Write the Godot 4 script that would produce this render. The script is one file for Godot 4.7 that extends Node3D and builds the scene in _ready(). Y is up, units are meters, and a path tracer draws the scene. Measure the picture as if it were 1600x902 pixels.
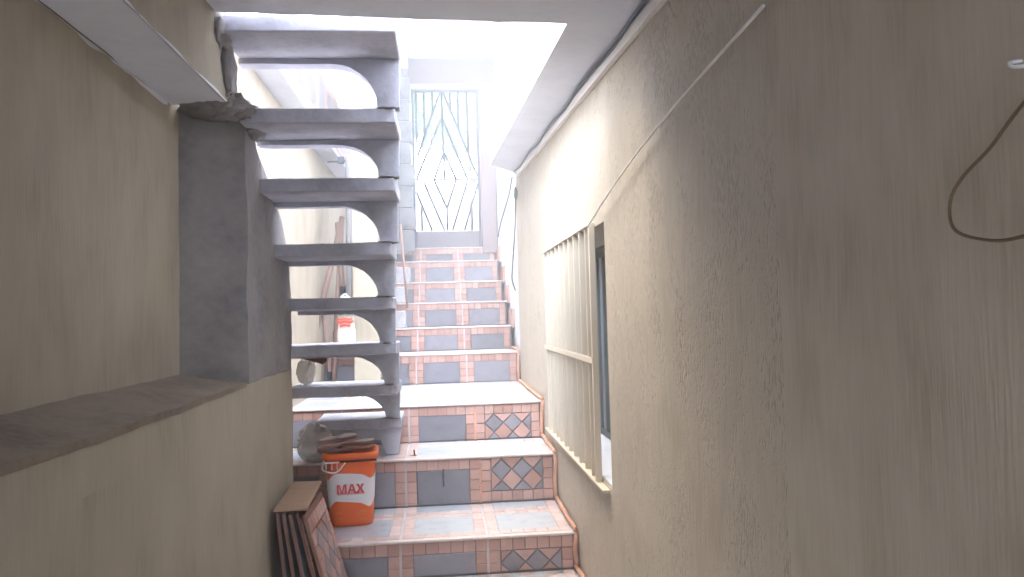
extends Node3D
# An outdoor stairwell: a tiled stair climbs to a gate, a precast concrete stair climbs back over it to the slab.
const EYE := 1.52
var rng := RandomNumberGenerator.new()
var M := {}
var cache := {}
var names := {}

# ---------------------------------------------------------------- helpers
func P(x: float, y: float, z: float) -> Vector3:      # x right, y above the eye, z ahead
	return Vector3(x, y + EYE, -z)

func put(o: Node, called: String, parent: Node = null) -> Node:
	o.name = called
	if parent == null:
		if names.has(called):
			names[called] += 1
			o.name = "%s_%03d" % [called, names[called]]
		else:
			names[called] = 0
		add_child(o, true)
	else:
		var k = str(parent.get_instance_id()) + called
		if names.has(k):
			names[k] += 1
			o.name = "%s_%03d" % [called, names[k]]
		else:
			names[k] = 0
		parent.add_child(o, true)
	return o

func tag(o: Node, label: String, category: String, group := "") -> Node:
	o.set_meta("label", label)
	o.set_meta("category", category)
	if group != "":
		o.set_meta("group", group)
	return o

func structure(o: Node) -> Node:
	o.set_meta("kind", "structure")
	return o

func thing(called: String, label: String, category: String, at := Vector3.ZERO, group := "") -> Node3D:
	var o := Node3D.new()
	o.position = at
	put(o, called)
	tag(o, label, category, group)
	return o

func mi(mesh: Mesh, mat: Material, called: String, parent: Node = null, xf := Transform3D.IDENTITY) -> MeshInstance3D:
	var o := MeshInstance3D.new()
	o.mesh = mesh
	if mat:
		o.material_override = mat
	if parent is Node3D:      # shapes are written in world coordinates; the parent's place is taken off
		var q := Transform3D.IDENTITY
		var n = parent
		while n is Node3D and n != self:
			q = n.transform * q
			n = n.get_parent()
		o.transform = q.affine_inverse() * xf
	else:
		o.transform = xf
	put(o, called, parent)
	return o

func tri(st: SurfaceTool, a: Vector3, b: Vector3, c: Vector3) -> void:      # a b c counter-clockwise seen from the front
	st.add_vertex(a)
	st.add_vertex(c)
	st.add_vertex(b)

func quad(st: SurfaceTool, a: Vector3, b: Vector3, c: Vector3, d: Vector3) -> void:
	tri(st, a, b, c)
	tri(st, a, c, d)

func begin(smooth := false) -> SurfaceTool:
	var st := SurfaceTool.new()
	st.begin(Mesh.PRIMITIVE_TRIANGLES)
	st.set_smooth_group(0 if smooth else -1)
	return st

func done(st: SurfaceTool) -> ArrayMesh:
	st.generate_normals()
	return st.commit()

# a box with chamfered edges between two corners
func add_box(st: SurfaceTool, a: Vector3, b: Vector3, bev := 0.0, xf := Transform3D.IDENTITY) -> void:
	var lo := Vector3(min(a.x, b.x), min(a.y, b.y), min(a.z, b.z))
	var hi := Vector3(max(a.x, b.x), max(a.y, b.y), max(a.z, b.z))
	var c := (lo + hi) * 0.5
	var h := (hi - lo) * 0.5
	bev = min(bev, min(h.x, min(h.y, h.z)) * 0.9)
	var dirs := [Vector3.RIGHT, Vector3.UP, Vector3.BACK]
	if bev <= 0.0:
		for ax in 3:
			for s in [-1.0, 1.0]:
				var n: Vector3 = dirs[ax] * s
				var u: Vector3 = dirs[(ax + 1) % 3]
				var v: Vector3 = dirs[(ax + 2) % 3] * s
				var o: Vector3 = c + n * h[ax]
				var hu: Vector3 = u * h[(ax + 1) % 3]
				var hv: Vector3 = v * h[(ax + 2) % 3]
				quad(st, xf * (o - hu - hv), xf * (o + hu - hv), xf * (o + hu + hv), xf * (o - hu + hv))
		return
	var i := h - Vector3(bev, bev, bev)
	var pt := func(ax: int, s: Vector3) -> Vector3:
		var p := Vector3(i.x * s.x, i.y * s.y, i.z * s.z)
		p[ax] = h[ax] * s[ax]
		return xf * (c + p)
	for ax in 3:
		for s in [-1.0, 1.0]:
			var u := (ax + 1) % 3
			var v := (ax + 2) % 3
			var pts := []
			for k in [[-1, -1], [1, -1], [1, 1], [-1, 1]]:
				var sg := Vector3.ZERO
				sg[ax] = s
				sg[u] = k[0]
				sg[v] = k[1] * s
				pts.append(pt.call(ax, sg))
			quad(st, pts[0], pts[1], pts[2], pts[3])
	for ax in 3:      # edges along ax
		var u := (ax + 1) % 3
		var v := (ax + 2) % 3
		for su in [-1.0, 1.0]:
			for sv in [-1.0, 1.0]:
				var s0 := Vector3.ZERO
				s0[ax] = -1
				s0[u] = su
				s0[v] = sv
				var s1 := s0
				s1[ax] = 1
				var q := [pt.call(u, s0), pt.call(u, s1), pt.call(v, s1), pt.call(v, s0)]
				if su * sv > 0:
					q.reverse()
				quad(st, q[0], q[1], q[2], q[3])
	for sx in [-1.0, 1.0]:
		for sy in [-1.0, 1.0]:
			for sz in [-1.0, 1.0]:
				var s := Vector3(sx, sy, sz)
				if sx * sy * sz > 0:
					tri(st, pt.call(0, s), pt.call(1, s), pt.call(2, s))
				else:
					tri(st, pt.call(0, s), pt.call(2, s), pt.call(1, s))

func box(a: Vector3, b: Vector3, bev := 0.0, xf := Transform3D.IDENTITY) -> ArrayMesh:
	var st := begin()
	add_box(st, a, b, bev, xf)
	return done(st)

# polygon prism standing on z = 0 of its own frame, front at z = d, chamfer b
func prism(poly: PackedVector2Array, d: float, b: float) -> ArrayMesh:
	if Geometry2D.is_polygon_clockwise(poly):
		poly.reverse()
	var st := begin()
	var n := poly.size()
	var inner := poly
	if b > 0:
		var off := Geometry2D.offset_polygon(poly, -b, Geometry2D.JOIN_MITER)
		if off.size() == 1 and off[0].size() == n:
			var o2: PackedVector2Array = off[0]
			if Geometry2D.is_polygon_clockwise(o2):
				o2.reverse()
			# start at the vertex nearest to poly[0]
			var best := 0
			for k in n:
				if o2[k].distance_to(poly[0]) < o2[best].distance_to(poly[0]):
					best = k
			inner = PackedVector2Array()
			for k in n:
				inner.append(o2[(best + k) % n])
		else:
			b = 0.0
	var idx := Geometry2D.triangulate_polygon(inner)
	for k in range(0, idx.size(), 3):
		var t := [inner[idx[k]], inner[idx[k + 1]], inner[idx[k + 2]]]
		if (t[1] - t[0]).cross(t[2] - t[0]) < 0:
			t.reverse()
		tri(st, Vector3(t[0].x, t[0].y, d), Vector3(t[1].x, t[1].y, d), Vector3(t[2].x, t[2].y, d))
	for k in n:
		var j := (k + 1) % n
		var p0 := poly[k]
		var p1 := poly[j]
		quad(st, Vector3(p0.x, p0.y, 0), Vector3(p1.x, p1.y, 0), Vector3(p1.x, p1.y, d - b), Vector3(p0.x, p0.y, d - b))
		if b > 0:
			quad(st, Vector3(p0.x, p0.y, d - b), Vector3(p1.x, p1.y, d - b), Vector3(inner[j].x, inner[j].y, d), Vector3(inner[k].x, inner[k].y, d))
	return done(st)

# solid between two outlines of equal count (a is the side facing dir, both listed alike)
func loft(a: Array, b: Array) -> ArrayMesh:
	var st := begin()
	var n := a.size()
	var c := Vector3.ZERO
	for p in a + b:
		c += p
	c /= float(2 * n)
	var faces := []
	for k in n:
		var j := (k + 1) % n
		faces.append([a[k], a[j], b[j]])
		faces.append([a[k], b[j], b[k]])
	var nrm := Vector3.ZERO
	for k in range(1, n - 1):
		nrm += (a[k] - a[0]).cross(a[k + 1] - a[0])
	var flat := PackedVector2Array()
	var ex: Vector3 = (a[1] - a[0]).normalized()
	nrm = nrm.normalized()
	var ey := nrm.cross(ex)
	for p in a:
		flat.append(Vector2(p.dot(ex), p.dot(ey)))
	var idx := Geometry2D.triangulate_polygon(flat)
	for k in range(0, idx.size(), 3):
		faces.append([a[idx[k]], a[idx[k + 1]], a[idx[k + 2]]])
		faces.append([b[idx[k]], b[idx[k + 2]], b[idx[k + 1]]])
	for f in faces:
		tri(st, f[0], f[1], f[2])
	return done(st)

func smooth_path(pts: Array, per := 8) -> Array:
	var c := Curve3D.new()
	for k in pts.size():
		var t: Vector3 = (pts[min(k + 1, pts.size() - 1)] - pts[max(k - 1, 0)]) / 6.0
		c.add_point(pts[k], -t, t)
	var out := []
	var total := (pts.size() - 1) * per
	for k in total + 1:
		out.append(c.sample(min(k / per, pts.size() - 2), (k % per) / float(per)) if k < total else pts[-1])
	return out

func add_tube(st: SurfaceTool, pts: Array, r: float, sides := 8, r2 := -1.0) -> void:
	if r2 < 0:
		r2 = r
	var rings := []
	var side := Vector3.ZERO
	for k in pts.size():
		var t: Vector3 = (pts[min(k + 1, pts.size() - 1)] - pts[max(k - 1, 0)]).normalized()
		if side == Vector3.ZERO:
			side = t.cross(Vector3.UP if abs(t.y) < 0.9 else Vector3.RIGHT).normalized()
		side = (side - t * side.dot(t)).normalized()
		var up := t.cross(side)
		var rr = lerp(r, r2, k / float(pts.size() - 1))
		var ring := []
		for s in sides:
			var a := TAU * s / sides
			ring.append(pts[k] + (side * cos(a) + up * sin(a)) * rr)
		rings.append(ring)
	for k in rings.size() - 1:
		for s in sides:
			var q := (s + 1) % sides
			quad(st, rings[k][s], rings[k][q], rings[k + 1][q], rings[k + 1][s])
	for s in range(1, sides - 1):
		tri(st, rings[0][0], rings[0][s + 1], rings[0][s])
		tri(st, rings[-1][0], rings[-1][s], rings[-1][s + 1])

func tube(pts: Array, r: float, sides := 8, r2 := -1.0) -> ArrayMesh:
	var st := begin(true)
	add_tube(st, pts, r, sides, r2)
	return done(st)

# a lumpy closed surface
func lump(c: Vector3, r: Vector3, rough: float, seed_: int, rows := 12, cols := 18, freq := 2.2, ridged := false) -> ArrayMesh:
	var nz := FastNoiseLite.new()
	nz.seed = seed_
	nz.frequency = freq
	nz.fractal_octaves = 3
	if ridged:
		nz.fractal_type = FastNoiseLite.FRACTAL_RIDGED
	var st := begin(not ridged)
	var g := []
	for i in rows + 1:
		var row := []
		for j in cols:
			var th := PI * i / rows
			var ph := TAU * j / cols
			var d := Vector3(sin(th) * cos(ph), cos(th), sin(th) * sin(ph))
			var k := 1.0 + rough * nz.get_noise_3dv(d)
			row.append(c + Vector3(d.x * r.x, d.y * r.y, d.z * r.z) * k)
		g.append(row)
	for i in rows:
		for j in cols:
			var q := (j + 1) % cols
			if i > 0:
				tri(st, g[i][j], g[i][q], g[i + 1][q])
			if i < rows - 1:
				tri(st, g[i][j], g[i + 1][q], g[i + 1][j])
	return done(st)

# splits the faces of a mesh finely and lets its surface and edges waver as hand work does
func roughen(mesh: Mesh, longest: float, amp: float, freq: float, seed_ := 1) -> ArrayMesh:
	var nz := FastNoiseLite.new()
	nz.seed = seed_
	nz.frequency = freq
	nz.fractal_octaves = 3
	var arr := mesh.surface_get_arrays(0)
	var v: PackedVector3Array = arr[Mesh.ARRAY_VERTEX]
	var nn: PackedVector3Array = arr[Mesh.ARRAY_NORMAL]
	var idx = arr[Mesh.ARRAY_INDEX]
	var order := PackedInt32Array()
	if idx != null and idx.size() > 0:
		order = idx
	else:
		for k in v.size():
			order.append(k)
	var todo := []
	for k in range(0, order.size(), 3):
		todo.append([v[order[k]], v[order[k + 1]], v[order[k + 2]], nn[order[k]]])
	var st := SurfaceTool.new()
	st.begin(Mesh.PRIMITIVE_TRIANGLES)
	var l2 := longest * longest
	while todo.size():
		var t: Array = todo.pop_back()
		var a: Vector3 = t[0]
		var b: Vector3 = t[1]
		var c: Vector3 = t[2]
		var ab := a.distance_squared_to(b)
		var bc := b.distance_squared_to(c)
		var ca := c.distance_squared_to(a)
		var m: float = max(ab, max(bc, ca))
		if m > l2:
			if m == ab:
				var h := (a + b) * 0.5
				todo.append([a, h, c, t[3]])
				todo.append([h, b, c, t[3]])
			elif m == bc:
				var h := (b + c) * 0.5
				todo.append([b, h, a, t[3]])
				todo.append([h, c, a, t[3]])
			else:
				var h := (c + a) * 0.5
				todo.append([c, h, b, t[3]])
				todo.append([h, a, b, t[3]])
			continue
		for p in [a, b, c]:
			st.set_normal(t[3])
			st.add_vertex(p + Vector3(nz.get_noise_3dv(p), nz.get_noise_3dv(p + Vector3(31, 0, 7)), nz.get_noise_3dv(p + Vector3(3, 57, 0))) * amp)
	return st.commit()

# ---------------------------------------------------------------- materials
func noise_image(w: int, h: int, seed_: int, freq: float, sx: float, sy: float, oct := 4) -> PackedFloat32Array:
	# seamless stretched noise on a torus would cost more; edges are cross-faded instead
	var nz := FastNoiseLite.new()
	nz.seed = seed_
	nz.frequency = freq
	nz.fractal_octaves = oct
	var out := PackedFloat32Array()
	out.resize(w * h)
	var fade := 0.15
	for y in h:
		for x in w:
			var v := nz.get_noise_2d(x * sx, y * sy)
			var fx := x / float(w)
			var fy := y / float(h)
			if fx < fade:
				v = lerp(nz.get_noise_2d((x + w) * sx, y * sy), v, fx / fade)
			if fy < fade:
				v = lerp(nz.get_noise_2d(x * sx, (y + h) * sy), v, fy / fade)
			out[y * w + x] = v
	return out

func gray_tex(a: PackedFloat32Array, w: int, h: int) -> ImageTexture:
	var im := Image.create(w, h, false, Image.FORMAT_L8)
	var by := PackedByteArray()
	by.resize(w * h)
	for k in a.size():
		by[k] = int(clamp(a[k], 0.0, 1.0) * 255.0)
	im = Image.create_from_data(w, h, false, Image.FORMAT_L8, by)
	im.generate_mipmaps()
	return ImageTexture.create_from_image(im)

func ramp_tex(a: PackedFloat32Array, w: int, h: int, stops: Array) -> ImageTexture:
	var by := PackedByteArray()
	by.resize(w * h * 3)
	var g := Gradient.new()
	var offs := PackedFloat32Array()
	var cols := PackedColorArray()
	for s in stops:
		offs.append(s[0])
		cols.append(s[1])
	g.offsets = offs
	g.colors = cols
	var lut := []
	for k in 256:
		lut.append(g.sample(k / 255.0))
	for k in a.size():
		var c: Color = lut[int(clamp(a[k], 0.0, 1.0) * 255.0)]
		by[k * 3] = int(c.r * 255.0)
		by[k * 3 + 1] = int(c.g * 255.0)
		by[k * 3 + 2] = int(c.b * 255.0)
	var im := Image.create_from_data(w, h, false, Image.FORMAT_RGB8, by)
	im.generate_mipmaps()
	return ImageTexture.create_from_image(im)

func mat(c: Color, rough := 0.8, metal := 0.0) -> StandardMaterial3D:
	var m := StandardMaterial3D.new()
	m.albedo_color = c
	m.roughness = rough
	m.metallic = metal
	return m

func world_map(m: StandardMaterial3D, scale: float) -> StandardMaterial3D:
	m.uv1_triplanar = true
	m.uv1_world_triplanar = true
	m.uv1_scale = Vector3(scale, scale, scale)
	m.uv1_triplanar_sharpness = 8.0
	return m

func make_materials() -> void:
	var n := 512
	# raked render: fine vertical scores, with pits where grains were dragged out
	var w := 1024
	var fine := noise_image(w, w, 3, 0.05, 3.6, 0.20, 2)
	var mid := noise_image(w, w, 11, 0.03, 1.5, 0.16, 2)
	var blot := noise_image(w, w, 21, 0.006, 1.0, 0.6, 3)
	var pits := noise_image(w, w, 5, 0.06, 3.4, 0.60, 4)
	var hgt := PackedFloat32Array()
	var col := PackedFloat32Array()
	hgt.resize(w * w)
	var hgt2 := hgt.duplicate()
	var col2 := hgt.duplicate()
	col.resize(w * w)
	for k in w * w:
		var pit: float = smoothstep(0.25, 0.40, pits[k] + blot[k] * 0.55)
		hgt[k] = 0.68 + fine[k] * 0.16 + mid[k] * 0.08 - pit * 0.6
		var plain: float = 0.55 + fine[k] * 0.16 + mid[k] * 0.14 + blot[k] * 0.40
		col[k] = plain - pit * 0.6  # pits darkened in the colour: held dirt plus the shadow inside them
		hgt2[k] = 0.55 + fine[k] * 0.16 + mid[k] * 0.08
		col2[k] = plain
	var htex := gray_tex(hgt, w, w)
	var beige := [[0.0, Color(0.63, 0.595, 0.53)], [0.5, Color(0.74, 0.705, 0.65)], [1.0, Color(0.79, 0.76, 0.71)]]
	var ctex := ramp_tex(col, w, w, beige)
	var htex2 := gray_tex(hgt2, w, w)
	var ctex2 := ramp_tex(col2, w, w, beige)
	M.raked = world_map(mat(Color(1.0, 0.98, 0.96), 0.7), 0.93)
	M.raked.albedo_texture = ctex
	M.raked.heightmap_enabled = true
	M.raked.heightmap_texture = htex
	M.raked.heightmap_scale = 0.34
	M.raked_near = M.raked.duplicate()
	M.raked_near.albedo_texture = ctex2
	M.raked_near.heightmap_texture = htex2
	M.raked_near.heightmap_scale = 0.16
	M.raked_left = world_map(mat(Color(0.86, 0.85, 0.82), 0.85), 0.8)  # same beige paint, tint lowered to stand in for dimmer light here
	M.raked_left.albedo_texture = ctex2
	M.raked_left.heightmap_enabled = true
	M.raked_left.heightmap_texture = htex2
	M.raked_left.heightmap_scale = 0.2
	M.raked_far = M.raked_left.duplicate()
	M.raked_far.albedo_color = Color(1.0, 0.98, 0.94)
	# smooth concrete with clouds and stains
	var c1 := noise_image(n, n, 31, 0.010, 1.0, 1.0, 5)
	var c2 := noise_image(n, n, 37, 0.06, 1.0, 1.0, 4)
	var cc := PackedFloat32Array()
	var ch := PackedFloat32Array()
	cc.resize(n * n)
	ch.resize(n * n)
	for k in n * n:
		cc[k] = 0.55 + c1[k] * 0.5 + c2[k] * 0.22
		ch[k] = 0.5 + c1[k] * 0.3 + c2[k] * 0.5
	var chtex := gray_tex(ch, n, n)
	var conc := ramp_tex(cc, n, n, [[0.0, Color(0.56, 0.56, 0.59)], [0.5, Color(0.70, 0.70, 0.73)], [1.0, Color(0.77, 0.77, 0.80)]])
	var dark := ramp_tex(cc, n, n, [[0.0, Color(0.36, 0.355, 0.365)], [0.45, Color(0.50, 0.49, 0.49)], [1.0, Color(0.57, 0.55, 0.55)]])
	var pale := ramp_tex(cc, n, n, [[0.0, Color(0.86, 0.86, 0.87)], [0.5, Color(0.91, 0.91, 0.92)], [1.0, Color(0.94, 0.94, 0.94)]])
	var glaze := ramp_tex(cc, n, n, [[0.0, Color(0.82, 0.81, 0.80)], [0.5, Color(0.96, 0.96, 0.96)], [1.0, Color(1, 1, 1)]])
	M.precast = world_map(mat(Color(1, 1, 1.02), 0.8), 1.3)
	M.precast.albedo_texture = conc
	var pc := PackedFloat32Array()
	pc.resize(n * n)
	for k in n * n:
		pc[k] = 0.5 + c1[k] * 0.5 + c2[k] * 0.3
	dark = ramp_tex(pc, n, n, [[0.0, Color(0.40, 0.39, 0.40)], [0.45, Color(0.52, 0.505, 0.505)], [1.0, Color(0.60, 0.58, 0.57)]])
	M.pillar = world_map(mat(Color(1, 1, 1), 0.9), 0.9)
	M.pillar.albedo_texture = dark
	for k in [M.precast, M.pillar]:
		k.heightmap_enabled = true
		k.heightmap_texture = chtex
		k.heightmap_scale = 0.12
	M.white = world_map(mat(Color(0.96, 0.97, 1.0), 0.8), 0.7)
	M.white.albedo_texture = pale
	M.white.heightmap_enabled = true
	M.white.heightmap_texture = chtex
	M.white.heightmap_scale = 0.12
	M.pinkish = world_map(mat(Color(0.60, 0.53, 0.52), 0.85), 0.7)
	M.pinkish.albedo_texture = pale
	M.cement = world_map(mat(Color(1.0, 0.98, 0.96), 0.9), 1.6)
	M.cement.albedo_texture = conc
	M.cement.heightmap_enabled = true
	M.cement.heightmap_texture = chtex
	M.cement.heightmap_scale = 0.3
	M.ledge = world_map(mat(Color(0.94, 0.87, 0.78), 0.9), 1.2)
	M.ledge.albedo_texture = dark
	M.floor = world_map(mat(Color(0.9, 0.88, 0.85), 0.85), 0.6)
	M.floor.albedo_texture = conc
	M.asphalt = world_map(mat(Color(0.55, 0.55, 0.56), 0.95), 0.5)
	M.asphalt.albedo_texture = conc
	M.mortar = world_map(mat(Color(0.85, 0.63, 0.52), 0.9), 2.0)
	M.mortar.albedo_texture = glaze
	M.mortar.heightmap_enabled = true
	M.mortar.heightmap_texture = chtex
	M.mortar.heightmap_scale = 0.4
	M.grout = world_map(mat(Color(0.40, 0.38, 0.40), 0.85), 1.6)
	M.grout.albedo_texture = glaze
	M.joint = world_map(mat(Color(0.78, 0.75, 0.76), 0.7), 1.6)
	M.joint.albedo_texture = glaze
	M.pink = []
	M.gray = []
	for c in [Color(0.74, 0.58, 0.53), Color(0.70, 0.53, 0.475), Color(0.78, 0.62, 0.57)]:
		var m := world_map(mat(c, 0.28), 2.3)
		m.albedo_texture = glaze
		M.pink.append(m)
	for c in [Color(0.515, 0.50, 0.535), Color(0.47, 0.46, 0.49), Color(0.555, 0.54, 0.575)]:
		var m := world_map(mat(c, 0.28), 2.3)
		m.albedo_texture = glaze
		M.gray.append(m)
	M.line = mat(Color(0.50, 0.49, 0.53), 0.5)
	M.pink_worn = []  # paler copies for treads: dusty wear plus skylight glare put into the colour
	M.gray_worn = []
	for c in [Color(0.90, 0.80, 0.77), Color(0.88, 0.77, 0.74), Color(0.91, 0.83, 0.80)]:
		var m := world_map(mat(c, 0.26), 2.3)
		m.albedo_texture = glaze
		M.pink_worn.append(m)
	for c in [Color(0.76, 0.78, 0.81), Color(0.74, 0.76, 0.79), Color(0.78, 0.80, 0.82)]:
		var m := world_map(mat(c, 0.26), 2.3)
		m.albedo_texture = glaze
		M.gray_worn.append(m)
	M.edge = world_map(mat(Color(0.86, 0.80, 0.78), 0.6), 2.0)
	M.edge.albedo_texture = glaze
	M.clay = world_map(mat(Color(0.54, 0.39, 0.34), 0.9), 3.0)
	M.clay.albedo_texture = glaze
	M.biscuit = world_map(mat(Color(0.66, 0.54, 0.45), 0.9), 3.0)
	M.biscuit.albedo_texture = glaze
	M.orange = mat(Color(0.92, 0.41, 0.17), 0.4)
	M.label_white = mat(Color(0.88, 0.87, 0.88), 0.4)
	M.red = mat(Color(0.83, 0.10, 0.17), 0.5)
	M.black = mat(Color(0.07, 0.07, 0.08), 0.6)
	M.faint = mat(Color(0.93, 0.52, 0.22), 0.5)
	M.bars = mat(Color(0.83, 0.77, 0.69), 0.5)
	M.alu = mat(Color(0.50, 0.53, 0.56), 0.45, 0.6)
	M.alu_dark = mat(Color(0.26, 0.28, 0.30), 0.5, 0.4)
	M.glass = mat(Color(0.6, 0.7, 0.72, 0.18), 0.04)
	M.glass.transparency = BaseMaterial3D.TRANSPARENCY_ALPHA
	M.room = mat(Color(0.30, 0.29, 0.27), 0.9)
	M.iron = mat(Color(0.30, 0.31, 0.36), 0.5, 0.2)
	M.plate = mat(Color(0.47, 0.43, 0.45), 0.55)
	M.cord = mat(Color(0.95, 0.94, 0.92), 0.6)
	M.brown = mat(Color(0.44, 0.34, 0.24), 0.6)
	M.duct = mat(Color(0.92, 0.90, 0.88), 0.45)
	M.cable = mat(Color(0.22, 0.23, 0.25), 0.6)
	M.cable_gray = mat(Color(0.36, 0.39, 0.43), 0.6)
	M.rag = mat(Color(0.42, 0.52, 0.55), 0.9)
	M.wood = world_map(mat(Color(0.52, 0.40, 0.33), 0.8), 3.0)
	M.wood.albedo_texture = ctex
	M.pole = world_map(mat(Color(0.62, 0.50, 0.45), 0.7), 3.0)
	M.pole.albedo_texture = glaze
	M.sack = mat(Color(0.90, 0.86, 0.83), 0.6)
	M.sack_green = mat(Color(0.15, 0.50, 0.24), 0.6)
	M.sack_red = mat(Color(0.85, 0.28, 0.16), 0.6)
	M.plastic = mat(Color(0.70, 0.66, 0.61, 0.6), 0.2)
	M.plastic.transparency = BaseMaterial3D.TRANSPARENCY_ALPHA
	M.plastic.backlight = Color(0.25, 0.25, 0.25)
	M.leaf = []
	for c in [Color(0.17, 0.33, 0.17), Color(0.24, 0.40, 0.20), Color(0.14, 0.30, 0.20)]:
		var m := mat(c, 0.6)
		m.backlight = Color(0.08, 0.14, 0.06)
		m.cull_mode = BaseMaterial3D.CULL_DISABLED
		M.leaf.append(m)
	M.bark = mat(Color(0.40, 0.32, 0.27), 0.9)
	M.rust = mat(Color(0.35, 0.16, 0.10), 0.8)

# ---------------------------------------------------------------- tiles
const TILE := 0.33
const PITCH := 0.0471
const GAP := 0.0026

var counts := {}
# one small ceramic piece; its polygon lies in the plane (u, v) of the frame, n points out of it
func piece(parent: Node, frame: Transform3D, poly: PackedVector2Array, tone: String, called: String, bulk: Dictionary, single: bool, lift := 0.0) -> void:
	if poly.size() < 3:
		return
	var gap := 0.0052 if called.ends_with("diamond_tile") else GAP
	var shrunk := Geometry2D.offset_polygon(poly, -gap * 0.5, Geometry2D.JOIN_MITER)
	if shrunk.size() != 1:
		return
	var c := Vector2.ZERO
	for p in shrunk[0]:
		c += p
	c /= shrunk[0].size()
	var local := PackedVector2Array()
	var key := ""
	for p in shrunk[0]:
		var q: Vector2 = ((p - c) * 2000.0).round() / 2000.0
		local.append(q)
		key += "%d,%d;" % [int(round(q.x * 2000)), int(round(q.y * 2000))]
	if not cache.has(key):
		cache[key] = prism(local, 0.0045, 0.0012)
	var tilt := Basis(Vector3(rng.randfn(), rng.randfn(), 0).normalized(), rng.randf_range(0.0, 0.007))
	var xf := frame * Transform3D(tilt, Vector3(c.x, c.y, lift + rng.randf_range(-0.0004, 0.0004)))
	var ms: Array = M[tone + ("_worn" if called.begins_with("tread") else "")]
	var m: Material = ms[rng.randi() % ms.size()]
	var full := called
	counts[full] = counts.get(full, 0)
	if single and counts[full] < 290:
		counts[full] += 1
		mi(cache[key], m, called, parent, xf)
	else:
		if not bulk.has(m):
			bulk[m] = begin()
		bulk[m].append_from(cache[key], 0, xf)

func commit_bulk(parent: Node, bulk: Dictionary, called: String) -> void:
	if bulk.is_empty():
		return
	var mesh := ArrayMesh.new()
	for m in bulk:
		var st: SurfaceTool = bulk[m]
		st.commit(mesh)
		mesh.surface_set_material(mesh.get_surface_count() - 1, m)
	var o := mi(mesh, null, called, parent)
	o.set_meta("kind", "stuff")

func rect_poly(x: float, y: float, w: float, h: float) -> PackedVector2Array:
	return PackedVector2Array([Vector2(x, y), Vector2(x + w, y), Vector2(x + w, y + h), Vector2(x, y + h)])

func clip(poly: PackedVector2Array, r: Rect2) -> PackedVector2Array:
	var res := Geometry2D.intersect_polygons(poly, rect_poly(r.position.x, r.position.y, r.size.x, r.size.y))
	if res.size() == 0:
		return PackedVector2Array()
	var a := 0.0
	var p: PackedVector2Array = res[0]
	for k in p.size():
		a += p[k].cross(p[(k + 1) % p.size()])
	if abs(a) * 0.5 < 0.00012:
		return PackedVector2Array()
	return p

# a printed ceramic tile: (x, y) its lower left corner in the frame, cut to r
func tile(parent: Node, frame: Transform3D, x: float, y: float, r: Rect2, kind: String, where: String, bulk: Dictionary, single: bool) -> void:
	r = r.intersection(Rect2(x, y, TILE, TILE).grow(-0.002))
	if r.size.x < 0.012 or r.size.y < 0.012:
		return
	for i in 7:
		for j in 7:
			if i in [0, 6] or j in [0, 6]:
				piece(parent, frame, clip(rect_poly(x + i * PITCH, y + j * PITCH, PITCH, PITCH), r), "pink", where + "_border_tile", bulk, single)
	var inner := Rect2(x + PITCH, y + PITCH, 5 * PITCH, 5 * PITCH).intersection(r)
	if inner.size.x <= 0.01 or inner.size.y <= 0.01:
		return
	if kind == "plain":
		piece(parent, frame, clip(rect_poly(inner.position.x, inner.position.y, inner.size.x, inner.size.y), r), "gray", where + "_centre_tile", bulk, single)
		if where == "riser":
			for dgn in [1.0, -1.0]:
				for q in 5:
					var px := inner.position.x - 0.10 + q * 0.084
					var w2 := 0.0022
					var bar := PackedVector2Array([Vector2(px, inner.position.y), Vector2(px + w2, inner.position.y), Vector2(px + w2 + dgn * inner.size.y, inner.end.y), Vector2(px + dgn * inner.size.y, inner.end.y)])
					if dgn < 0:
						for z in 4:
							bar[z].x += inner.size.y
					var cl := Geometry2D.intersect_polygons(bar, rect_poly(inner.position.x + 0.003, inner.position.y + 0.003, inner.size.x - 0.006, inner.size.y - 0.006))
					for pl in cl:
						if not bulk.has(M.line):
							bulk[M.line] = begin()
						bulk[M.line].append_from(prism(pl, 0.0003, 0.0), 0, frame * Transform3D(Basis.IDENTITY, Vector3(0, 0, 0.0051)))
		return
	var dg := 5 * PITCH / 2.5
	for j in range(-1, 7):
		for i in range(-1, 4):
			var cx := x + PITCH + (i + (0.5 if j % 2 == 0 else 0.0)) * dg + (0.0)
			var cy := y + PITCH + j * dg * 0.5
			var d := PackedVector2Array([Vector2(cx - dg / 2, cy), Vector2(cx, cy - dg / 2), Vector2(cx + dg / 2, cy), Vector2(cx, cy + dg / 2)])
			piece(parent, frame, clip(d, inner), "gray" if j % 2 == 0 else "pink", where + "_diamond_tile", bulk, single)

const STEP_Z := [1.25, 1.65, 2.05, 2.45, 2.90, 3.40, 3.82, 4.98, 5.40, 5.75, 6.10, 6.45, 6.80]
const STEP_Y := [-1.43, -1.34, -1.16, -0.985, -0.843, -0.631, -0.444, -0.25, -0.083, 0.10, 0.272, 0.465, 0.61]
const STAIR_L := -0.77
const STAIR_R := 0.488

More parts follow.
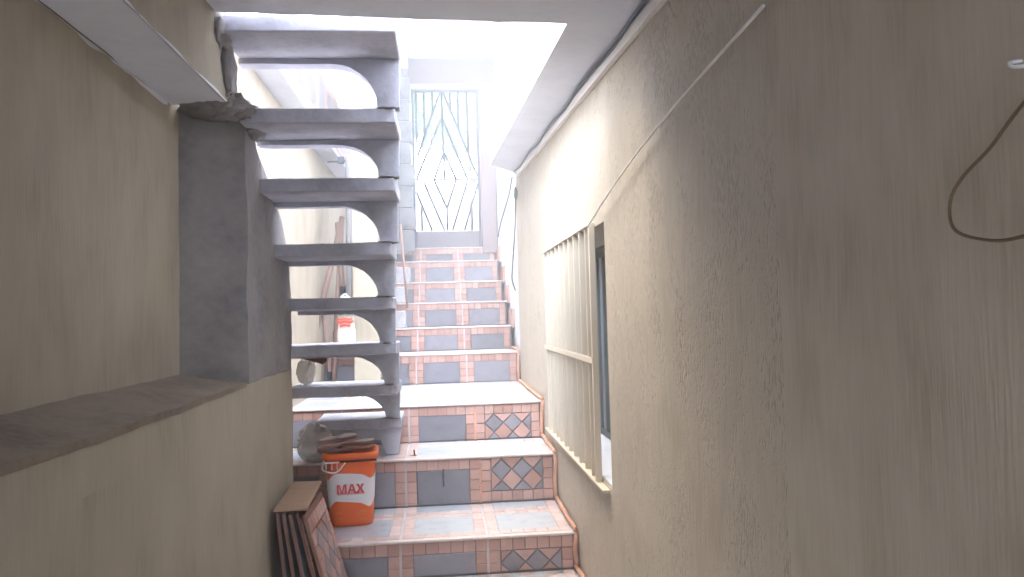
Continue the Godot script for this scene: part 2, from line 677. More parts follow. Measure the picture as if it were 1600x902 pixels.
func build_stairs() -> void:
	var s := thing("tiled_staircase", "pink and grey tiled stair climbing between the walls to the gate", "staircase", P(0, STEP_Y[0] - 0.1, 1.25))
	var bulk := {}
	for k in STEP_Z.size():
		var z: float = STEP_Z[k]
		var y: float = STEP_Y[k]
		var base: float = STEP_Y[k - 1] if k > 0 else -1.52
		var zn: float = STEP_Z[k + 1] if k < STEP_Z.size() - 1 else 6.9
		var left := STAIR_L if z > 2.86 else -0.565
		# the body of the step: riser and tread bed of cement, its joints show between the tiles
		var st := begin()
		add_box(st, P(left, base - 0.06, z + 0.006), P(STAIR_R, y - 0.006, zn + 0.03))
		mi(done(st), M.grout, "step", s)
		if k < 3:
			mi(box(P(left, y - 0.006, z), P(STAIR_R, y, zn), 0.002), M.edge, "tread_slab", s)
			continue
		# pale joints between the columns of tiles and the nosing edge
		var rf := Transform3D(Basis(Vector3.RIGHT, Vector3.UP, Vector3.BACK), P(0, 0, z + 0.004))
		var h := y - base
		var r := Rect2(left, base + 0.004, STAIR_R - left, h - 0.014)
		for jx in [-0.51, -0.18, 0.15]:
			if jx > left:
				mi(box(P(jx - 0.005, base + 0.002, z + 0.007), P(jx + 0.005, y - 0.013, z + 0.0005), 0.0005), M.joint if jx < 0.1 else (M.mortar if k in [5, 6] else M.joint), "tile_joint", s)
		var flip := k == 5
		for col in 4:
			var tx := -0.84 + col * TILE
			var kind := "diamond" if (col == 3 and k in [4, 5, 6]) else "plain"
			var ty := (base + 0.004) if (flip and col == 3) else (y - 0.01 - TILE)
			var cut := Rect2(tx + 0.004, r.position.y, TILE - 0.008, r.size.y).intersection(r)
			tile(s, rf, tx, ty, cut, kind, "riser", bulk, col > 0 and k < 13)
		# nosing: the glazed edge of the tread tiles, a hair proud of the riser
		var tread_near := k <= 6
		mi(box(P(left, y - 0.010, z - 0.010), P(STAIR_R, y - 0.0005, z + (0.02 if tread_near else zn - z)), 0.002), M.edge, "nosing", s)
		if not tread_near:
			continue
		var tf := Transform3D(Basis(Vector3.RIGHT, Vector3.FORWARD, Vector3.UP), P(0, y - 0.0045, z + 0.0))
		# frame v runs away from the viewer, from the nosing
		mi(box(P(left, y - 0.0058, z + 0.021), P(STAIR_R, y - 0.0035, zn + 0.004)), M.joint, "tread_bed", s)
		var depth := zn - z
		for row in int(ceil(depth / TILE)):
			for col in 4:
				var tx := -0.84 + col * TILE
				var ty := 0.022 + row * TILE
				var cut := Rect2(tx + 0.004, ty, TILE - 0.008, TILE - 0.006).intersection(Rect2(left, 0.022, STAIR_R - left, depth - 0.024))
				if cut.size.x <= 0 or cut.size.y <= 0:
					continue
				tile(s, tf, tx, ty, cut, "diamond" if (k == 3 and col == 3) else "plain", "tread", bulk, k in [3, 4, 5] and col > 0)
	commit_bulk(s, bulk, "small_tiles")
	mi(box(P(-0.018, -0.76, 3.392), P(-0.010, -0.68, 3.3955), 0.001), M.black, "dark_crack", s)
	# orange mortar along the right wall where each step meets it
	for k in range(3, 8):
		var z: float = STEP_Z[k]
		var y: float = STEP_Y[k]
		var zn: float = STEP_Z[k + 1]
		var pts := []
		for t in 9:
			var q := t / 8.0
			pts.append(P(0.487 + rng.randf_range(-0.004, 0.004), y + 0.010 + rng.randf_range(-0.004, 0.005), lerp(z - 0.012, zn, q)))
		mi(tube(pts, 0.009, 6), M.mortar, "mortar_edge", s)
		var base: float = STEP_Y[k - 1]
		pts = []
		for t in 6:
			pts.append(P(0.488 + rng.randf_range(-0.004, 0.004), lerp(base, y + 0.01, t / 5.0), z - 0.002 + rng.randf_range(-0.003, 0.003)))
		mi(tube(pts, 0.010, 6), M.mortar, "mortar_edge", s)
	# sloping skirting of cut tiles beyond the corner
	for k in range(8, 12):
		mi(box(P(0.497, STEP_Y[k] - 0.02, STEP_Z[k] + 0.02), P(0.515, STEP_Y[k] + 0.12, STEP_Z[k + 1] - 0.01), 0.003), M.pink[k % 3], "skirting_tile", s)

# ---------------------------------------------------------------- setting
func slab_y(x: float, z: float) -> float:
	return 0.805 + 0.0637 * (max(z, 0.6) - 1.95) - 0.07 * (x + 0.57)

func build_ceiling() -> void:
	# slab over the lower passage, with a strip running on along the right wall; the free edges are rough
	var outline := [Vector2(-0.57, 0.6)]
	var a := Vector2(-0.57, 2.005)
	var b := Vector2(0.336, 1.89)
	outline.append(a)
	for k in range(1, 26):
		var p := a.lerp(b, k / 26.0)
		outline.append(p + Vector2(0, rng.randf_range(-0.004, 0.004)))
	outline.append(b)
	outline.append(Vector2(0.31, 4.58))
	outline.append(Vector2(0.47, 4.82))
	outline.append(Vector2(0.50, 4.93))
	outline.append(Vector2(0.50, 0.6))
	var lo := []
	var hi := []
	for p in outline:
		lo.append(P(p.x, slab_y(p.x, p.y) + rng.randf_range(-0.0012, 0.0012), p.y))
		hi.append(P(p.x, slab_y(p.x, p.y) + 0.11, p.y))
	structure(mi(loft(hi, lo), M.white, "ceiling"))
	# behind the viewer the slab lies level
	lo = []
	hi = []
	for p in [Vector2(-0.57, -1.9), Vector2(-0.57, 0.6), Vector2(0.5, 0.6), Vector2(0.5, -1.9)]:
		lo.append(P(p.x, slab_y(p.x, p.y), p.y))
		hi.append(P(p.x, slab_y(p.x, p.y) + 0.11, p.y))
	structure(mi(loft(hi, lo), M.white, "ceiling"))

const WZ0 := 2.275
const WZ1 := 3.56
const WY0 := -0.545
const WY1 := 0.275

func build_right_wall() -> void:
	var st := begin()
	add_box(st, P(0.5, -1.56, 1.08), P(0.83, 0.97, WZ0))
	add_box(st, P(0.5, -1.56, WZ1), P(0.83, 0.97, 4.93))
	add_box(st, P(0.5, -1.56, WZ0), P(0.83, WY0, WZ1))
	add_box(st, P(0.5, WY1, WZ0), P(0.83, 0.97, WZ1))
	var rw := thing("render_wall", "tall beige wall with vertically raked render, holding the barred window", "wall", P(0.6, -1.56, 1.5))
	mi(done(st), M.raked, "pitted_render", rw)
	mi(box(P(0.5, -1.56, -1.9), P(0.83, 0.97, 1.08)), M.raked_near, "fine_render", rw)
	tag(mi(box(P(0.5, 0.97, -1.9), P(0.84, 3.3, 4.93)), M.white, "upper_wall"), "white upper wall rising above the strip of slab on the right", "wall")
	tag(mi(box(P(0.515, -1.56, 4.93), P(0.76, 3.3, 7.2)), M.white, "white_wall"), "sunlit white wall beside the upper steps and the gate", "wall")
	# the window
	var w := thing("window", "grey aluminium sliding window set deep behind the white bars", "window", P(0.7, WY0, 2.9))
	mi(box(P(0.505, WY0 + 0.0, WZ0 + 0.004), P(0.83, WY0 + 0.012, WZ1 - 0.004), 0.003), M.white, "sill", w)
	var fz0 := 2.30
	var x0 := 0.672
	for q in [[fz0, fz0 + 0.035], [WZ1 - 0.04, WZ1 - 0.004]]:
		mi(box(P(x0, WY0 + 0.013, q[0]), P(x0 + 0.06, WY1 - 0.004, q[1]), 0.003), M.alu, "frame", w)
	mi(box(P(x0, WY1 - 0.05, fz0 + 0.036), P(x0 + 0.06, WY1 - 0.004, WZ1 - 0.041), 0.003), M.alu_dark, "frame", w)
	mi(box(P(x0, WY0 + 0.013, fz0 + 0.036), P(x0 + 0.06, WY0 + 0.045, WZ1 - 0.041), 0.003), M.alu_dark, "frame", w)
	for q in [[2.62, 0.0], [2.90, 0.012], [3.12, 0.0], [3.185, 0.02], [3.25, 0.004], [3.315, 0.022], [3.385, 0.006], [3.45, 0.022]]:
		mi(box(P(x0 - 0.004 + q[1], WY0 + 0.046, q[0]), P(x0 + 0.03 + q[1], WY1 - 0.051, q[0] + 0.045), 0.003), M.alu if q[1] < 0.01 else M.alu_dark, "stile", w)
	mi(box(P(x0 + 0.045, WY0 + 0.046, fz0 + 0.036), P(x0 + 0.049, WY1 - 0.051, WZ1 - 0.041)), M.glass, "pane", w)
	var rm := begin()
	add_box(rm, P(0.84, -1.5, 1.6), P(1.9, 1.0, 4.2))
	mi(done(rm), M.room, "dark_room", w)
	# the grille of flat bars
	var g := thing("window_grille", "cream painted security grille of upright flat bars over the window", "grille", P(0.49, WY0, 2.9))
	var nb := 10
	for k in nb:
		var z = lerp(2.515, 3.54, k / float(nb - 1))
		mi(box(P(0.484, WY0 - 0.004, z - 0.004), P(0.506, WY1 + 0.006, z + 0.004), 0.001), M.bars, "bar", g)
	mi(box(P(0.478, -0.170, 2.42), P(0.4835, -0.150, 3.57), 0.001), M.bars, "cross_rail", g)
	mi(box(P(0.480, WY1 + 0.0065, 2.42), P(0.508, WY1 + 0.014, 3.57), 0.001), M.bars, "top_rail", g)
	mi(box(P(0.476, WY0 - 0.014, 2.30), P(0.508, WY0 - 0.005, 3.62), 0.001), M.bars, "bottom_rail", g)
	mi(box(P(0.480, WY0 - 0.0045, 2.418), P(0.500, WY1 + 0.006, 2.434), 0.001), M.bars, "end_bar", g)

func build_left_walls() -> void:
	# lower half wall with a sloping ledge
	var a := []
	var b := []
	for q in [[-1.56, -0.57], [-0.184, -0.57], [-0.150, -0.728], [-1.56, -0.728]]:
		a.append(P(q[1], q[0], -1.9))
		b.append(P(q[1], q[0], 2.91))
	tag(mi(roughen(loft(a, b), 0.12, 0.005, 4.0, 401), M.raked_left, "ledge_wall"), "beige half wall with a sloping ledge on the left", "wall")
	var lt := [P(-0.568, -0.178, -1.8), P(-0.568, -0.178, 2.25), P(-0.7275, -0.143, 2.15), P(-0.7275, -0.143, -1.8)]
	var lb := []
	for q in lt:
		lb.append(q - Vector3(0, 0.014, 0))
	tag(mi(roughen(loft(lt, lb), 0.12, 0.005, 4.0, 401), M.ledge, "ledge_topping"), "dusty dark cement topping on the sloping ledge of the left wall", "ledge")
	tag(mi(box(P(-0.7285, -1.56, -1.9), P(-0.95, 1.1, 2.24)), M.raked_left, "recessed_wall"), "beige wall set back above the ledge on the left", "wall")
	# concrete pillar, its far side cut to follow the precast stair
	a = []
	b = []
	var prof := [[2.275, -0.183], [2.91, -0.183], [2.915, 0.20], [2.78, 0.36], [2.60, 0.45], [2.42, 0.56], [2.36, 0.60], [2.29, 0.605]]
	for q in prof:
		a.append(P(-0.57, q[1], q[0]))
		var z: float = q[0] - (0.11 if q[0] < 2.3 else 0.0)
		b.append(P(-0.74, q[1] + (0.035 if q[1] < 0 else 0.0), z))
	tag(mi(roughen(loft(a, b), 0.05, 0.008, 6.0, 402), M.pillar, "concrete_pillar"), "dark bare concrete pillar standing on the ledge under the precast steps", "pillar")
	# beam with a white painted underside
	var bm := thing("ceiling_beam", "beige beam with white underside over the ledge, ending at the pillar", "beam", P(-0.65, 0.6, 1))
	mi(box(P(-0.573, 0.601, -1.9), P(-0.728, 1.1, 2.12), 0.004), M.raked_left, "beam_body", bm)
	var o2 := []
	var o3 := []
	for k in 30:
		var z := -1.0 + 3.13 * k / 29.0
		o2.append(P(-0.576 + rng.randf_range(-0.004, 0.002), 0.5985, z))
		o3.append(P(-0.722 + rng.randf_range(-0.006, 0.006), 0.5985, z))
	var st := begin()
	for k in 29:
		quad(st, o2[k], o2[k + 1], o3[k + 1], o3[k])
		quad(st, o2[k] + Vector3(0, 0.002, 0), o3[k] + Vector3(0, 0.002, 0), o3[k + 1] + Vector3(0, 0.002, 0), o2[k + 1] + Vector3(0, 0.002, 0))
	mi(done(st), M.white, "white_underside", bm)
	# paint run over the arrises: down the recessed wall and up the side of the beam
	for side in 2:
		var x := -0.7265 if side == 0 else -0.5712
		var nz := FastNoiseLite.new()
		nz.seed = 77 + side
		nz.frequency = 5.0
		st = begin()
		var last := []
		for k in 90:
			var z := -0.6 + 2.7 * k / 89.0
			var e: float = 0.005 + 0.016 * nz.get_noise_1d(z)
			e = max(e, 0.001)
			var pair := [P(x, 0.5985, z), P(x, 0.5985 - e, z)] if side == 0 else [P(x, 0.5985, z), P(x, 0.6 + e * 0.6, z)]
			if last.size():
				quad(st, last[0], pair[0], pair[1], last[1])
				var off := Vector3(-0.001 if side == 0 else -0.001, 0, 0)
				quad(st, last[0] + off, last[1] + off, pair[1] + off, pair[0] + off)
			last = pair
		mi(done(st), M.white, "paint_spill", bm)
	# rough mortar where beam, pillar and steps meet
	var m := thing("mortar_patch", "rough dark mortar lumps where beam, pillar and steps meet", "mortar", P(-0.62, 0.6, 2.2))
	var spots := [[-0.64, 0.60, 2.20, 0.085, 0.022, 0.09], [-0.575, 0.615, 2.24, 0.05, 0.03, 0.10], [-0.572, 0.70, 2.13, 0.010, 0.085, 0.07], [-0.61, 0.615, 2.13, 0.05, 0.03, 0.05], [-0.57, 0.78, 2.06, 0.02, 0.05, 0.06], [-0.56, 0.585, 2.36, 0.03, 0.03, 0.06]]
	for k in spots.size():
		var q = spots[k]
		mi(lump(P(q[0], q[1], q[2]), Vector3(q[3], q[4], q[5]), 0.5, 40 + k, 14, 20), M.pillar, "mortar_lump", m)
	# the far left wall, with a tiled fascia above it
	tag(mi(box(P(-0.77, -1.56, 2.6), P(-0.97, 1.06, 8.0)), M.raked_far, "side_wall"), "pale beige side wall seen through the arches of the precast stair", "wall")
	var f := thing("tiled_balcony_edge", "white balcony edge with pink and grey tiles above the side wall", "balcony", P(-0.8, 1.06, 4))
	mi(box(P(-0.66, 1.062, 2.9), P(-0.97, 1.10, 7.0), 0.004), M.white, "soffit", f)
	mi(box(P(-0.668, 1.102, 2.9), P(-0.97, 2.1, 7.0)), M.white, "upper_face", f)
	mi(box(P(-0.24, 2.105, 3.6), P(-0.97, 2.2, 6.4), 0.005), M.white, "added_eave_slab", f)  # unseen slab, added to keep sky light off the arches below
	var bulk := {}
	var fr := Transform3D(Basis(Vector3.FORWARD, Vector3.UP, Vector3.RIGHT), P(-0.667, 0, 0))
	for k in 12:
		tile(f, fr, 2.92 + k * TILE, 1.105, Rect2(2.92 + k * TILE, 1.105, TILE - 0.004, TILE), "plain", "fascia", bulk, k < 6)
	commit_bulk(f, bulk, "small_tiles")

func build_precast() -> void:
	var s := thing("precast_stair", "grey precast concrete stair with arched legs rising toward the viewer", "staircase", P(-0.4, -0.63, 3.5))
	var ys := [-0.462, -0.290, -0.105, 0.078, 0.262, 0.452, 0.620, 0.812]
	var xr := [-0.197, -0.201, -0.188, -0.186, -0.172, -0.144, -0.124, -0.107]
	for k in 8:
		var z := 3.5 - 0.21 * k
		var y: float = ys[k]
		var r: float = xr[k]
		var l := -0.585 if k == 0 else (-0.66 if k < 3 else -0.575)
		var skew := Transform3D(Basis(Vector3.UP, rng.randf_range(-0.012, 0.012)).rotated(Vector3.BACK, rng.randf_range(-0.006, 0.006)), Vector3.ZERO)
		var c := P((l + r) / 2, y, z)
		skew.origin = c - skew.basis * c
		mi(roughen(box(P(l, y - 0.046, z), P(r, y, z + 0.262), 0.004, skew), 0.03, 0.0022, 9.0, 200 + k), M.precast, "tread", s)
		var prev: float = ys[k - 1] if k > 0 else -0.63
		var zl := z + 0.21 if k > 0 else z + 0.015
		var yt := y - 0.0465
		var rib := y - 0.062
		var poly := PackedVector2Array([Vector2(l, yt), Vector2(l, rib)])
		if k > 0:
			var rx := 0.135
			var cx := r - 0.068 - rx
			for t in 13:
				var an := PI / 2 * (1.0 - t / 12.0)
				poly.append(Vector2(cx + rx * cos(an), prev + (rib - prev) * sin(an)))
			poly.append(Vector2(r - 0.068, prev + 0.001))
		else:
			rib = y - 0.10
			poly = PackedVector2Array([Vector2(l, yt), Vector2(l, rib), Vector2(r - 0.10, rib), Vector2(r - 0.075, prev)])
		poly.append(Vector2(r - (0.006 if k > 0 else 0.02), prev + 0.001))
		poly.append(Vector2(r - 0.003, yt))
		var pr := roughen(prism(poly, 0.05, 0.003), 0.035, 0.002, 9.0, 300 + k)
		mi(pr, M.precast, "arched_leg" if k > 0 else "foot", s, Transform3D(Basis.IDENTITY, P(0, 0, zl + 0.05)))
		# a smear of bedding mortar under each leg
		if k > 0:
			mi(lump(P(r - 0.042, prev + 0.001, zl + 0.022), Vector3(0.034, 0.006, 0.03), 0.5, 70 + k, 8, 14), M.pillar, "bedding_mortar", s)

func build_far_end() -> void:
	# beige pier beside the landing
	tag(mi(box(P(-0.565, -0.5, 4.86), P(-0.40, 1.9, 5.02), 0.004), M.raked_far, "landing_pier"), "pale beige pier standing on the landing behind the arches", "pillar")
	var pp := thing("grey_pipe", "grey upright pipe with a wall bracket beside the beige pier", "pipe", P(-0.578, 0, 4.84))
	mi(tube([P(-0.588, -0.15, 4.84), P(-0.575, 1.02, 4.84)], 0.017, 10), M.pillar, "pipe", pp)
	mi(tube([P(-0.588, 1.0, 4.84), P(-0.62, 1.0, 4.86), P(-0.71, 1.005, 4.9)], 0.006, 6), M.iron, "bracket", pp)
	mi(box(P(-0.64, 0.985, 4.85), P(-0.60, 1.03, 4.87), 0.003), M.iron, "clamp", pp)
	# unfinished block wall on the left of the gate, its free edge toothed
	var bw := thing("block_wall", "grey block wall with a ragged toothed edge left of the gate", "wall", P(-0.4, 0.6, 6.6))
	var y := 0.56
	var k := 0
	while y < 3.0:
		var e := -0.222 - 0.02 * (y - 0.56) + (0.010 if k % 2 else -0.006) + rng.randf_range(-0.006, 0.006)
		var mid := -0.42 + (0.06 if k % 2 else -0.05)
		mi(box(P(-0.60, y, 6.55), P(mid - 0.004, y + 0.186, 6.69), 0.006), M.pillar, "block", bw)
		mi(box(P(mid + 0.004, y, 6.55), P(e, y + 0.186, 6.69), 0.006), M.pillar, "block", bw)
		y += 0.19
		k += 1
	mi(box(P(-0.598, 0.55, 6.56), P(-0.26, 3.0, 6.685)), M.cement, "bed_mortar", bw)
	# loose concrete blocks at the side of the upper steps
	var spots := [[-0.315, -0.083, 5.52, 0.0], [-0.32, 0.10, 5.86, 0.05], [-0.31, 0.272, 6.2, -0.04]]
	var words := ["grey concrete block at the side of the steps, nearest the landing", "grey concrete block at the side of the steps, between two others", "grey concrete block at the side of the steps, nearest the gate"]
	for i in 3:
		var q = spots[i]
		var t := Transform3D(Basis(Vector3.UP, q[3]), P(q[0], q[1], q[2]))
		tag(mi(box(Vector3(-0.055, 0.001, -0.09), Vector3(0.055, 0.125, 0.09), 0.006), M.cement, "concrete_block", null, t), words[i], "block", "concrete blocks beside the upper steps")
	tag(mi(tube([P(-0.25, 0.06, 5.46), P(-0.29, 0.67, 5.52)], 0.009, 8), M.pole, "thin_stick"), "thin pale stick leaning against the side of the upper steps", "stick")
	# gateway: jambs, lintel, porch roof
	var gw := thing("gateway", "white and pinkish gateway with lintel and flat porch roof over the gate", "gateway", P(0.06, 0.61, 6.9))
	mi(box(P(-0.34, 0.55, 6.80), P(-0.243, 2.10, 7.05), 0.005), M.white, "jamb", gw)
	mi(box(P(0.376, 0.55, 6.78), P(0.513, 2.10, 7.05), 0.005), M.pinkish, "jamb", gw)
	mi(box(P(-0.34, 2.1015, 6.84), P(0.513, 2.34, 7.05), 0.005), M.pinkish, "lintel", gw)
	mi(box(P(-0.34, 2.066, 6.815), P(0.376, 2.101, 6.839), 0.003), M.white, "white_trim", gw)
	mi(box(P(-0.6, 2.3415, 5.9), P(0.513, 2.45, 7.2), 0.005), M.white, "porch_roof", gw)
	# the gate
	var g := thing("metal_gate", "grey metal gate with diamond pattern bars and a solid kick plate", "gate", P(0.065, 0.6, 6.86))
	var gz := 6.86
	var gx := func(u: float) -> float: return -0.235 + (u - 45.0) / 335.0 * 0.60
	var gy := func(v: float) -> float: return 2.055 - (v - 65.0) / 710.0 * 1.295
	mi(box(P(-0.238, 0.60, gz - 0.012), P(-0.215, 2.058, gz + 0.012), 0.002), M.iron, "frame", g)
	mi(box(P(0.348, 0.60, gz - 0.012), P(0.371, 2.058, gz + 0.012), 0.002), M.iron, "frame", g)
	mi(box(P(-0.2145, 2.034, gz - 0.012), P(0.3475, 2.058, gz + 0.012), 0.002), M.iron, "frame", g)
	mi(box(P(-0.2145, 0.602, gz - 0.006), P(0.3475, 0.765, gz + 0.006), 0.002), M.plate, "kick_plate", g)
	for r in 18:
		var x := -0.20 + r * 0.0315
		mi(box(P(x, 0.615, gz - 0.008), P(x + 0.006, 0.752, gz - 0.0062), 0.0005), M.plate, "plate_rib", g)
	mi(box(P(-0.2145, 1.229, gz - 0.008), P(0.3475, 1.243, gz + 0.008), 0.001), M.iron, "middle_rail", g)
	var lines := [[68, 65, 68, 330], [108, 65, 108, 290], [150, 65, 150, 170], [197, 65, 203, 515], [240, 65, 240, 170], [280, 65, 280, 260], [325, 65, 328, 380],
		[190, 75, 68, 400], [205, 75, 372, 500], [195, 205, 60, 515], [197, 205, 320, 515], [203, 375, 150, 515], [203, 375, 262, 515],
		[150, 515, 211, 655], [262, 515, 213, 655], [212, 650, 212, 770], [60, 575, 135, 770], [84, 650, 84, 770], [100, 530, 197, 770], [320, 520, 237, 770], [374, 530, 298, 770], [338, 650, 338, 770]]
	for l in lines:
		var a := P(gx.call(l[0]), gy.call(l[1]), gz)
		var b := P(gx.call(l[2]), gy.call(l[3]), gz)
		mi(tube([a, b], 0.0115, 6), M.iron, "bar", g)

func leaf_crown(c: Vector3, r: Vector3, count: int, seed_: int, size: float) -> Array:
	var rg := RandomNumberGenerator.new()
	rg.seed = seed_
	var sts := [begin(), begin(), begin()]
	var clumps := []
	for k in 26:
		var d := Vector3(rg.randfn(), rg.randfn(), rg.randfn()).normalized() * pow(rg.randf(), 0.4)
		clumps.append(c + Vector3(d.x * r.x, d.y * r.y, d.z * r.z))
	for k in count:
		var q: Vector3 = clumps[rg.randi() % clumps.size()]
		var p := q + Vector3(rg.randfn(), rg.randfn(), rg.randfn()) * 0.14 * r.x
		var u := Vector3(rg.randfn(), rg.randfn() - 0.6, rg.randfn()).normalized()
		var v := u.cross(Vector3(rg.randfn(), rg.randfn(), rg.randfn())).normalized()
		var s := size * rg.randf_range(0.6, 1.3)
		var st: SurfaceTool = sts[rg.randi() % 3]
		var n := u.cross(v) * s * 0.12
		quad(st, p - u * s, p - v * s * 0.38 + n, p + u * s, p + v * s * 0.38 + n)
	return sts

func build_beyond() -> void:
	structure(mi(box(P(-60, -1.8, -60), P(60, -1.56, 120)), M.asphalt, "ground"))
	structure(mi(box(P(-0.729, -1.5595, -1.9), P(0.5, -1.52, 1.26)), M.floor, "floor"))
	structure(mi(box(P(-12, -1.55, 6.92), P(12, 0.60, 40)), M.floor, "street"))
	tag(mi(box(P(-9, 0.601, 15.0), P(9, 2.6, 15.3)), M.pinkish, "boundary_wall"), "bright white wall across the street behind the gate", "wall")
	var spots := [[-0.45, 2.6, 8.9, 0.8, 7, 2600], [0.55, 2.75, 9.9, 0.8, 9, 2600]]
	var words := ["green leafy tree beyond the gate, on its left", "green leafy tree beyond the gate, on its right"]
	for k in 2:
		var q = spots[k]
		var t := thing("tree", words[k], "tree", P(q[0], 0.6, q[2]), "trees beyond the gate")
		mi(tube(smooth_path([P(q[0], 0.6, q[2]), P(q[0] + 0.05, 1.6, q[2]), P(q[0] - 0.05, 2.6, q[2]), P(q[0], 3.4, q[2])]), 0.06, 8, 0.02), M.bark, "trunk", t)
		for b in 5:
			var an := b * 1.3 + k
			mi(tube([P(q[0], 2.2 + b * 0.18, q[2]), P(q[0] + cos(an) * 0.7, 2.8 + b * 0.2, q[2] + sin(an) * 0.7)], 0.02, 6, 0.006), M.bark, "branch", t)
		var sts := leaf_crown(P(q[0], q[1], q[2]), Vector3(0.85, 0.55, 0.7), q[5], q[4], 0.065)
		var mesh := ArrayMesh.new()
		for i in 3:
			sts[i].generate_normals()
			sts[i].commit(mesh)
			mesh.surface_set_material(i, M.leaf[i])
		mi(mesh, null, "crown", t)
	# a flowering bush against the right of the gate
	var bsh := thing("bush", "slender bush with small pale leaves right behind the gate", "bush", P(0.33, 0.6, 8.4))
	mi(tube([P(0.33, 0.6, 8.4), P(0.36, 1.5, 8.4), P(0.34, 2.3, 8.4)], 0.02, 6, 0.008), M.bark, "stem", bsh)
	var sb := leaf_crown(P(0.36, 1.85, 8.4), Vector3(0.14, 0.75, 0.12), 420, 19, 0.035)
	var bm := ArrayMesh.new()
	for i in 3:
		sb[i].generate_normals()
		sb[i].commit(bm)
		bm.surface_set_material(i, M.leaf[i])
	mi(bm, null, "foliage", bsh)
	# the end of the passage behind the viewer, with a doorway
	var st := begin()
	add_box(st, P(-0.95, -1.56, -1.9), P(-0.70, 1.1, -2.1))
	add_box(st, P(0.48, -1.56, -1.9), P(0.83, 1.1, -2.1))
	add_box(st, P(-0.70, 0.70, -1.9), P(0.48, 1.1, -2.1))
	tag(mi(done(st), M.raked_left, "end_wall"), "beige wall with a doorway closing the passage behind the viewer", "wall")

# ---------------------------------------------------------------- objects
func ring(hw: float, hd: float, n: int, e := 5.0) -> Array:
	var out := []
	for k in n:
		var a := TAU * k / n
		var c := cos(a)
		var s := sin(a)
		out.append(Vector2(hw * sign(c) * pow(abs(c), 2.0 / e), hd * sign(s) * pow(abs(s), 2.0 / e)))
	return out

